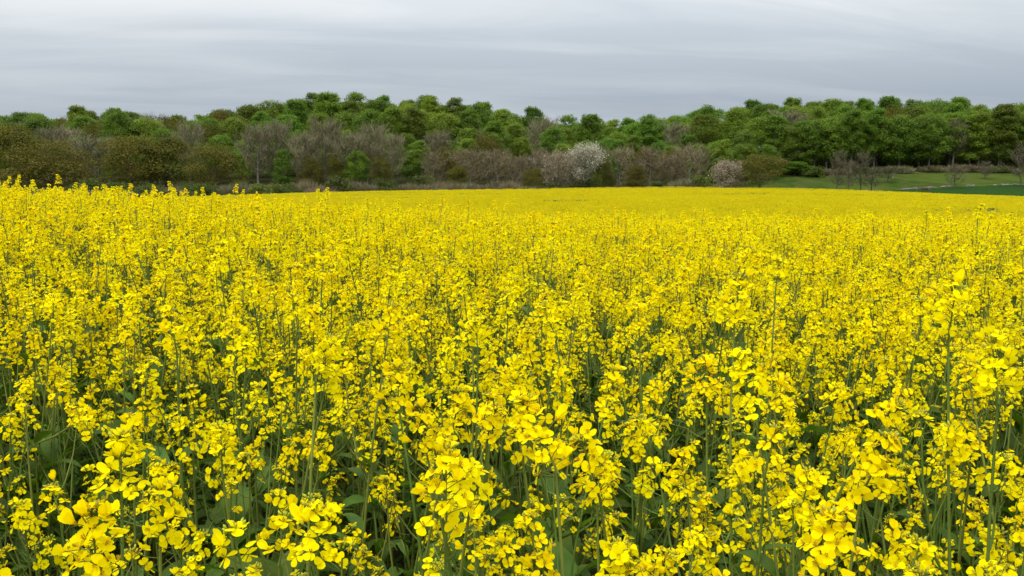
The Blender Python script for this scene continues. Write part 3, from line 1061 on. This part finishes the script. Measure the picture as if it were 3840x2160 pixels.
# low growth along the edge: green bushes and brown brushwood
def bush_meshes(seed, w, h, kindn):
    rng = np.random.default_rng(seed)
    if kindn == "leaf":
        return leafy(seed, 0.1, h, w, 18, 1600, .17, "bush", .75, 60)
    mb = MB()
    n = 1300
    a, q = rng.uniform(0, 6.28, n), rng.uniform(0, 1, n) ** .6
    q0 = np.stack([np.cos(a) * q * w * .42, np.sin(a) * q * w * .42, rng.uniform(0, .55, n) * h * (1 - .5 * q)], 1)
    d = np.stack([np.cos(a) * q * .7, np.sin(a) * q * .7, np.full(n, .8)], 1) + rng.normal(0, .5, (n, 3))
    d /= np.linalg.norm(d, axis=1)[:, None]
    l = rng.uniform(.3, .75, n)[:, None] * h
    e = q0 + d * l
    e[:, 2] = np.clip(e[:, 2], .1, h)
    s = np.cross(d, rng.normal(0, 1, (n, 3)))
    s = s / np.linalg.norm(s, axis=1)[:, None] * .032
    mb.add(np.stack([q0 - s, q0 + s, e + s * .4, e - s * .4], 1).reshape(-1, 3), np.arange(4 * n).reshape(-1, 4))
    return mb.mesh("brushwood", [M["twig_red"] if seed % 2 else M["twig"]])


LEAFB = [bush_meshes(300 + i, 6, 3.6, "leaf") for i in range(3)]
TWIGB = [bush_meshes(310 + i, 5, 2.6, "twig") for i in range(4)]


def bush(kindn, px, Y, w_px, h, label, group=None):
    d = ray(px, 178)
    X = d[0] / d[1] * Y
    lf = kindn == "leaf"
    o = obj("green_bush" if lf else "brushwood_bush", (LEAFB[TR.integers(3)] if lf else TWIGB[TR.integers(4)]), None, (X, Y, float(ground(X, Y)) - .05))
    sx = w_px / FPX * Y / (6.3 if lf else 5.3)
    o.scale = (sx, sx, h / (3.6 if lf else 2.6))
    o.rotation_euler = (0, 0, TR.uniform(0, 6.28))
    tag(o, label, "bush", group)
    return o


px = -30
while px < 745:
    lf = TR.uniform() < (.62 if px < 260 else .45 if px < 420 else .25)
    Y = float(np.interp(px, EDGE_PX, EDGE_Y)) + TR.uniform(4, 14)
    bush("leaf" if lf else "twig", px, Y, TR.uniform(20, 34), TR.uniform(1.8, 3.6) * (1.2 if px < 420 else 1),
         ("low green bush at the field edge " if lf else "low brown brushwood at the field edge ") + landmark(px).replace("above", "below").replace("beyond", "near").replace("behind", "near"),
         "low bushes along the field edge")
    px += TR.uniform(11, 19)
bush("leaf", 88, 205, 44, 4.6, "rounded dark green bush sloping down beside the domed oak")
bush("leaf", 118, 207, 30, 3.6, "low green bush in the saddle between the oaks")
bush("leaf", 240, 208, 22, 3.4, "dark green bush at the foot of the forked oak")
bush("leaf", 425, 214, 36, 4.4, "yellow green bush below the bright green young tree")
bush("leaf", 596, 216, 14, 4.2, "narrow green bush under the white blossom tree")
bush("leaf", 700, 216, 22, 3.6, "green bush at the foot of the tallest reddish tree")
bush("leaf", 815, 256, 20, 3.4, "small green bush against the dark wood at the meadow edge")
for (px, w, h, lab) in [(786, 18, 1.5, "low pinkish bramble mound at the corner of the meadow"), (799, 20, 1.8, "larger pinkish bramble mound by the yellow field edge"), (816, 14, 0.9, "flat bramble mound nearest the saplings"), (925, 14, 1.0, "small brown bramble beside the stones"), (705, 22, 1.7, "brown bramble mound beside the pinkish blossom tree")]:
    bush("twig", px, float(np.interp(px, EDGE_PX, EDGE_Y)) + 5 if px < 880 else 218, w, h, lab)
for px in np.arange(800, 1060, 15):
    bush("leaf" if TR.uniform() < .3 else "twig", px + TR.uniform(-6, 6), 262 + TR.uniform(-2, 3), TR.uniform(16, 28), TR.uniform(1.4, 2.6), "low brown undergrowth along the meadow top " + landmark(px), "undergrowth along the top of the meadow")

for px in np.arange(805, 1060, 16):
    bush("leaf", px + TR.uniform(-6, 6), 277 + TR.uniform(-3, 3), TR.uniform(24, 34), TR.uniform(3.4, 5.0), "dark green undergrowth inside the wood " + landmark(px), "undergrowth inside the wood behind the meadow")

# field stones and a few posts between the green crop and the meadow
import bmesh
SM = []
for i in range(4):
    bm = bmesh.new()
    bmesh.ops.create_icosphere(bm, subdivisions=2, radius=.5)
    rg = np.random.default_rng(i)
    ph = rg.uniform(0, 6, 6)
    for v in bm.verts:
        k = 1 + .22 * math.sin(4 * v.co.x + ph[0]) * math.cos(5 * v.co.y + ph[1]) + .14 * math.sin(9 * v.co.z + ph[2])
        v.co = v.co * k
        v.co.z *= .7
    me = bpy.data.meshes.new("field_stone")
    bm.to_mesh(me)
    bm.free()
    me.materials.append(M["stone"])
    SM.append(me)
for (px, n) in [(832, 3), (850, 3), (863, 7), (878, 3), (905, 3), (919, 4), (928, 6), (945, 3), (970, 4), (1000, 3), (1012, 6), (1022, 6), (1040, 5)]:
    for _ in range(n):
        q = px + TR.normal(0, 4.5)
        Y = float(crop_top(q)) + TR.uniform(0.5, 3)
        X = ray(q, 178)[0] / ray(q, 178)[1] * Y
        o = obj("field_stone", SM[TR.integers(4)], None, (X, Y, float(ground(X, Y)) + .12))
        s = TR.uniform(.5, 1.25)
        o.scale = (s * 1.3, s, s)
        o.rotation_euler = (0, 0, TR.uniform(0, 6))
        tag(o, "grey field stone in the row below the meadow " + landmark(px).replace("behind", "by"), "stone", "field stones below the meadow")
for k, (px, Y) in enumerate([(867, 247), (893, 250), (790, 214), (773, 208)]):
    mb = MB()
    tube(mb, [(0, 0, -.2), (0, 0, .7), (0.01, 0, 1.32), (0.01, 0, 1.36)], [.075, .07, .066, .03], 7)
    X = ray(px, 178)[0] / ray(px, 178)[1] * Y
    o = obj("fence_post", mb.mesh("fence_post", [M["post"]]), None, (X, Y, float(ground(X, Y))))
    tag(o, ["pale short fence post behind the sapling clump", "pale fence post beside the reddish slope sapling", "dull fence post next to the bramble mound", "dull fence post at the foot of the lone oak"][k], "post")

# ------------------------------------------------------------------ overcast sky
w = bpy.data.worlds.new("World")
scene.world = w
w.use_nodes = True
nt = w.node_tree
N, L = nt.nodes, nt.links
N.clear()
out = N.new("ShaderNodeOutputWorld")
bg = N.new("ShaderNodeBackground")
bg.inputs["Strength"].default_value = 0.1
SUN_EL, SUN_AZ = rad(55), rad(215)
sky = N.new("ShaderNodeTexSky")
sky.sky_type = "NISHITA"
sky.sun_disc = False
sky.sun_elevation = SUN_EL
sky.sun_rotation = SUN_AZ
tc = N.new("ShaderNodeTexCoord")
sep = N.new("ShaderNodeSeparateXYZ")
L.new(tc.outputs["Generated"], sep.inputs[0])


def math_node(op, a, b=None, clamp=False):
    n = N.new("ShaderNodeMath")
    n.operation = op
    n.use_clamp = clamp
    for i, v in enumerate((a, b)):
        if v is None:
            continue
        if isinstance(v, (int, float)):
            n.inputs[i].default_value = v
        else:
            L.new(v, n.inputs[i])
    return n.outputs[0]


zc = math_node("MAXIMUM", sep.outputs["Z"], 0.0)
den = math_node("ADD", zc, 0.11)
cx = math_node("DIVIDE", sep.outputs["X"], den)
cy = math_node("DIVIDE", sep.outputs["Y"], den)
cx2 = math_node("ADD", math_node("MULTIPLY", cx, 0.34), math_node("MULTIPLY", cy, 0.10))
cy2 = math_node("ADD", cy, math_node("MULTIPLY", cx, -0.22))
comb = N.new("ShaderNodeCombineXYZ")
L.new(cx2, comb.inputs[0])
L.new(cy2, comb.inputs[1])


def noise(scale, detail, off, dist=0.0, rough=.5):
    n = N.new("ShaderNodeTexNoise")
    mp = N.new("ShaderNodeMapping")
    mp.inputs["Location"].default_value = off
    L.new(comb.outputs[0], mp.inputs["Vector"])
    L.new(mp.outputs[0], n.inputs["Vector"])
    n.inputs["Scale"].default_value = scale
    n.inputs["Detail"].default_value = detail
    n.inputs["Distortion"].default_value = dist
    n.inputs["Roughness"].default_value = rough
    return n.outputs["Fac"]


n1 = noise(0.62, 3, (3.1, 1.7, 0), 0.3)
n2 = noise(2.0, 6, (7.0, 2.0, 4.0), 0.6, .58)
mix = math_node("ADD", math_node("MULTIPLY", n1, 0.62), math_node("MULTIPLY", n2, 0.38))
cr = N.new("ShaderNodeValToRGB")
cr.color_ramp.elements[0].position = 0.38
cr.color_ramp.elements[1].position = 0.60
cr.color_ramp.elements[0].color = (0.80, 0.845, 0.895, 1)
cr.color_ramp.elements[1].color = (1.10, 1.10, 1.10, 1)
L.new(mix, cr.inputs["Fac"])
# brighter towards the zenith, bluish grey near the horizon
grad = N.new("ShaderNodeValToRGB")
g = grad.color_ramp
g.elements[0].position, g.elements[0].color = 0.0, (3.15, 3.50, 3.90, 1)
g.elements[1].position, g.elements[1].color = 1.0, (18, 18, 18, 1)
e = g.elements.new(0.08); e.color = (3.42, 3.74, 4.1, 1)
e = g.elements.new(0.16); e.color = (5.06, 5.34, 5.53, 1)
e = g.elements.new(0.26); e.color = (6.80, 7.00, 7.09, 1)
L.new(zc, grad.inputs["Fac"])
mulc = N.new("ShaderNodeMix")
mulc.data_type = "RGBA"
mulc.blend_type = "MULTIPLY"
mulc.inputs["Factor"].default_value = 1
L.new(grad.outputs["Color"], mulc.inputs["A"])
L.new(cr.outputs["Color"], mulc.inputs["B"])
fin = N.new("ShaderNodeMix")
fin.data_type = "RGBA"
fin.inputs["Factor"].default_value = 0.98
L.new(sky.outputs["Color"], fin.inputs["A"])
L.new(mulc.outputs["Result"], fin.inputs["B"])
L.new(fin.outputs["Result"], bg.inputs["Color"])
L.new(bg.outputs[0], out.inputs["Surface"])

sd = bpy.data.lights.new("sun", "SUN")
sd.energy = 1.5
sd.angle = rad(22)
sd.color = (1.0, 0.97, 0.90)
so = bpy.data.objects.new("sun", sd)
COL.objects.link(so)
# Nishita's rotation turns clockwise from +Y: the lamp shines from the same bearing
dirv = np.array([math.sin(SUN_AZ) * math.cos(SUN_EL), math.cos(SUN_AZ) * math.cos(SUN_EL), math.sin(SUN_EL)])
import mathutils
so.rotation_euler = mathutils.Vector(dirv).to_track_quat("Z", "Y").to_euler()
so.location = (0, -10, 30)

# ------------------------------------------------------------------ camera and render
cd = bpy.data.cameras.new("camera")
cd.sensor_width = 36
cd.lens = 18 / math.tan(HFOV / 2)
cd.clip_start, cd.clip_end = 0.05, 3000
co = bpy.data.objects.new("camera", cd)
COL.objects.link(co)
co.location = (0, 0, ZC)
co.rotation_euler = (math.pi / 2 - PITCH, 0, 0)
scene.camera = co
scene.view_settings.view_transform = "Standard"
scene.view_settings.look = "None"
scene.view_settings.exposure = 0.5
scene.view_settings.gamma = 1.0
scene.render.engine = "CYCLES"
scene.cycles.max_bounces = 6
scene.cycles.diffuse_bounces = 4
scene.cycles.glossy_bounces = 2
scene.cycles.transmission_bounces = 4
scene.cycles.use_denoising = True
scene.cycles.denoiser = 'OPENIMAGEDENOISE'
scene.cycles.denoising_input_passes = 'RGB_ALBEDO_NORMAL'
scene.cycles.denoising_prefilter = 'ACCURATE'
scene.cycles.sample_clamp_indirect = 6
scene.render.filter_size = 1.5 if hasattr(scene.render, "filter_size") else 1.5
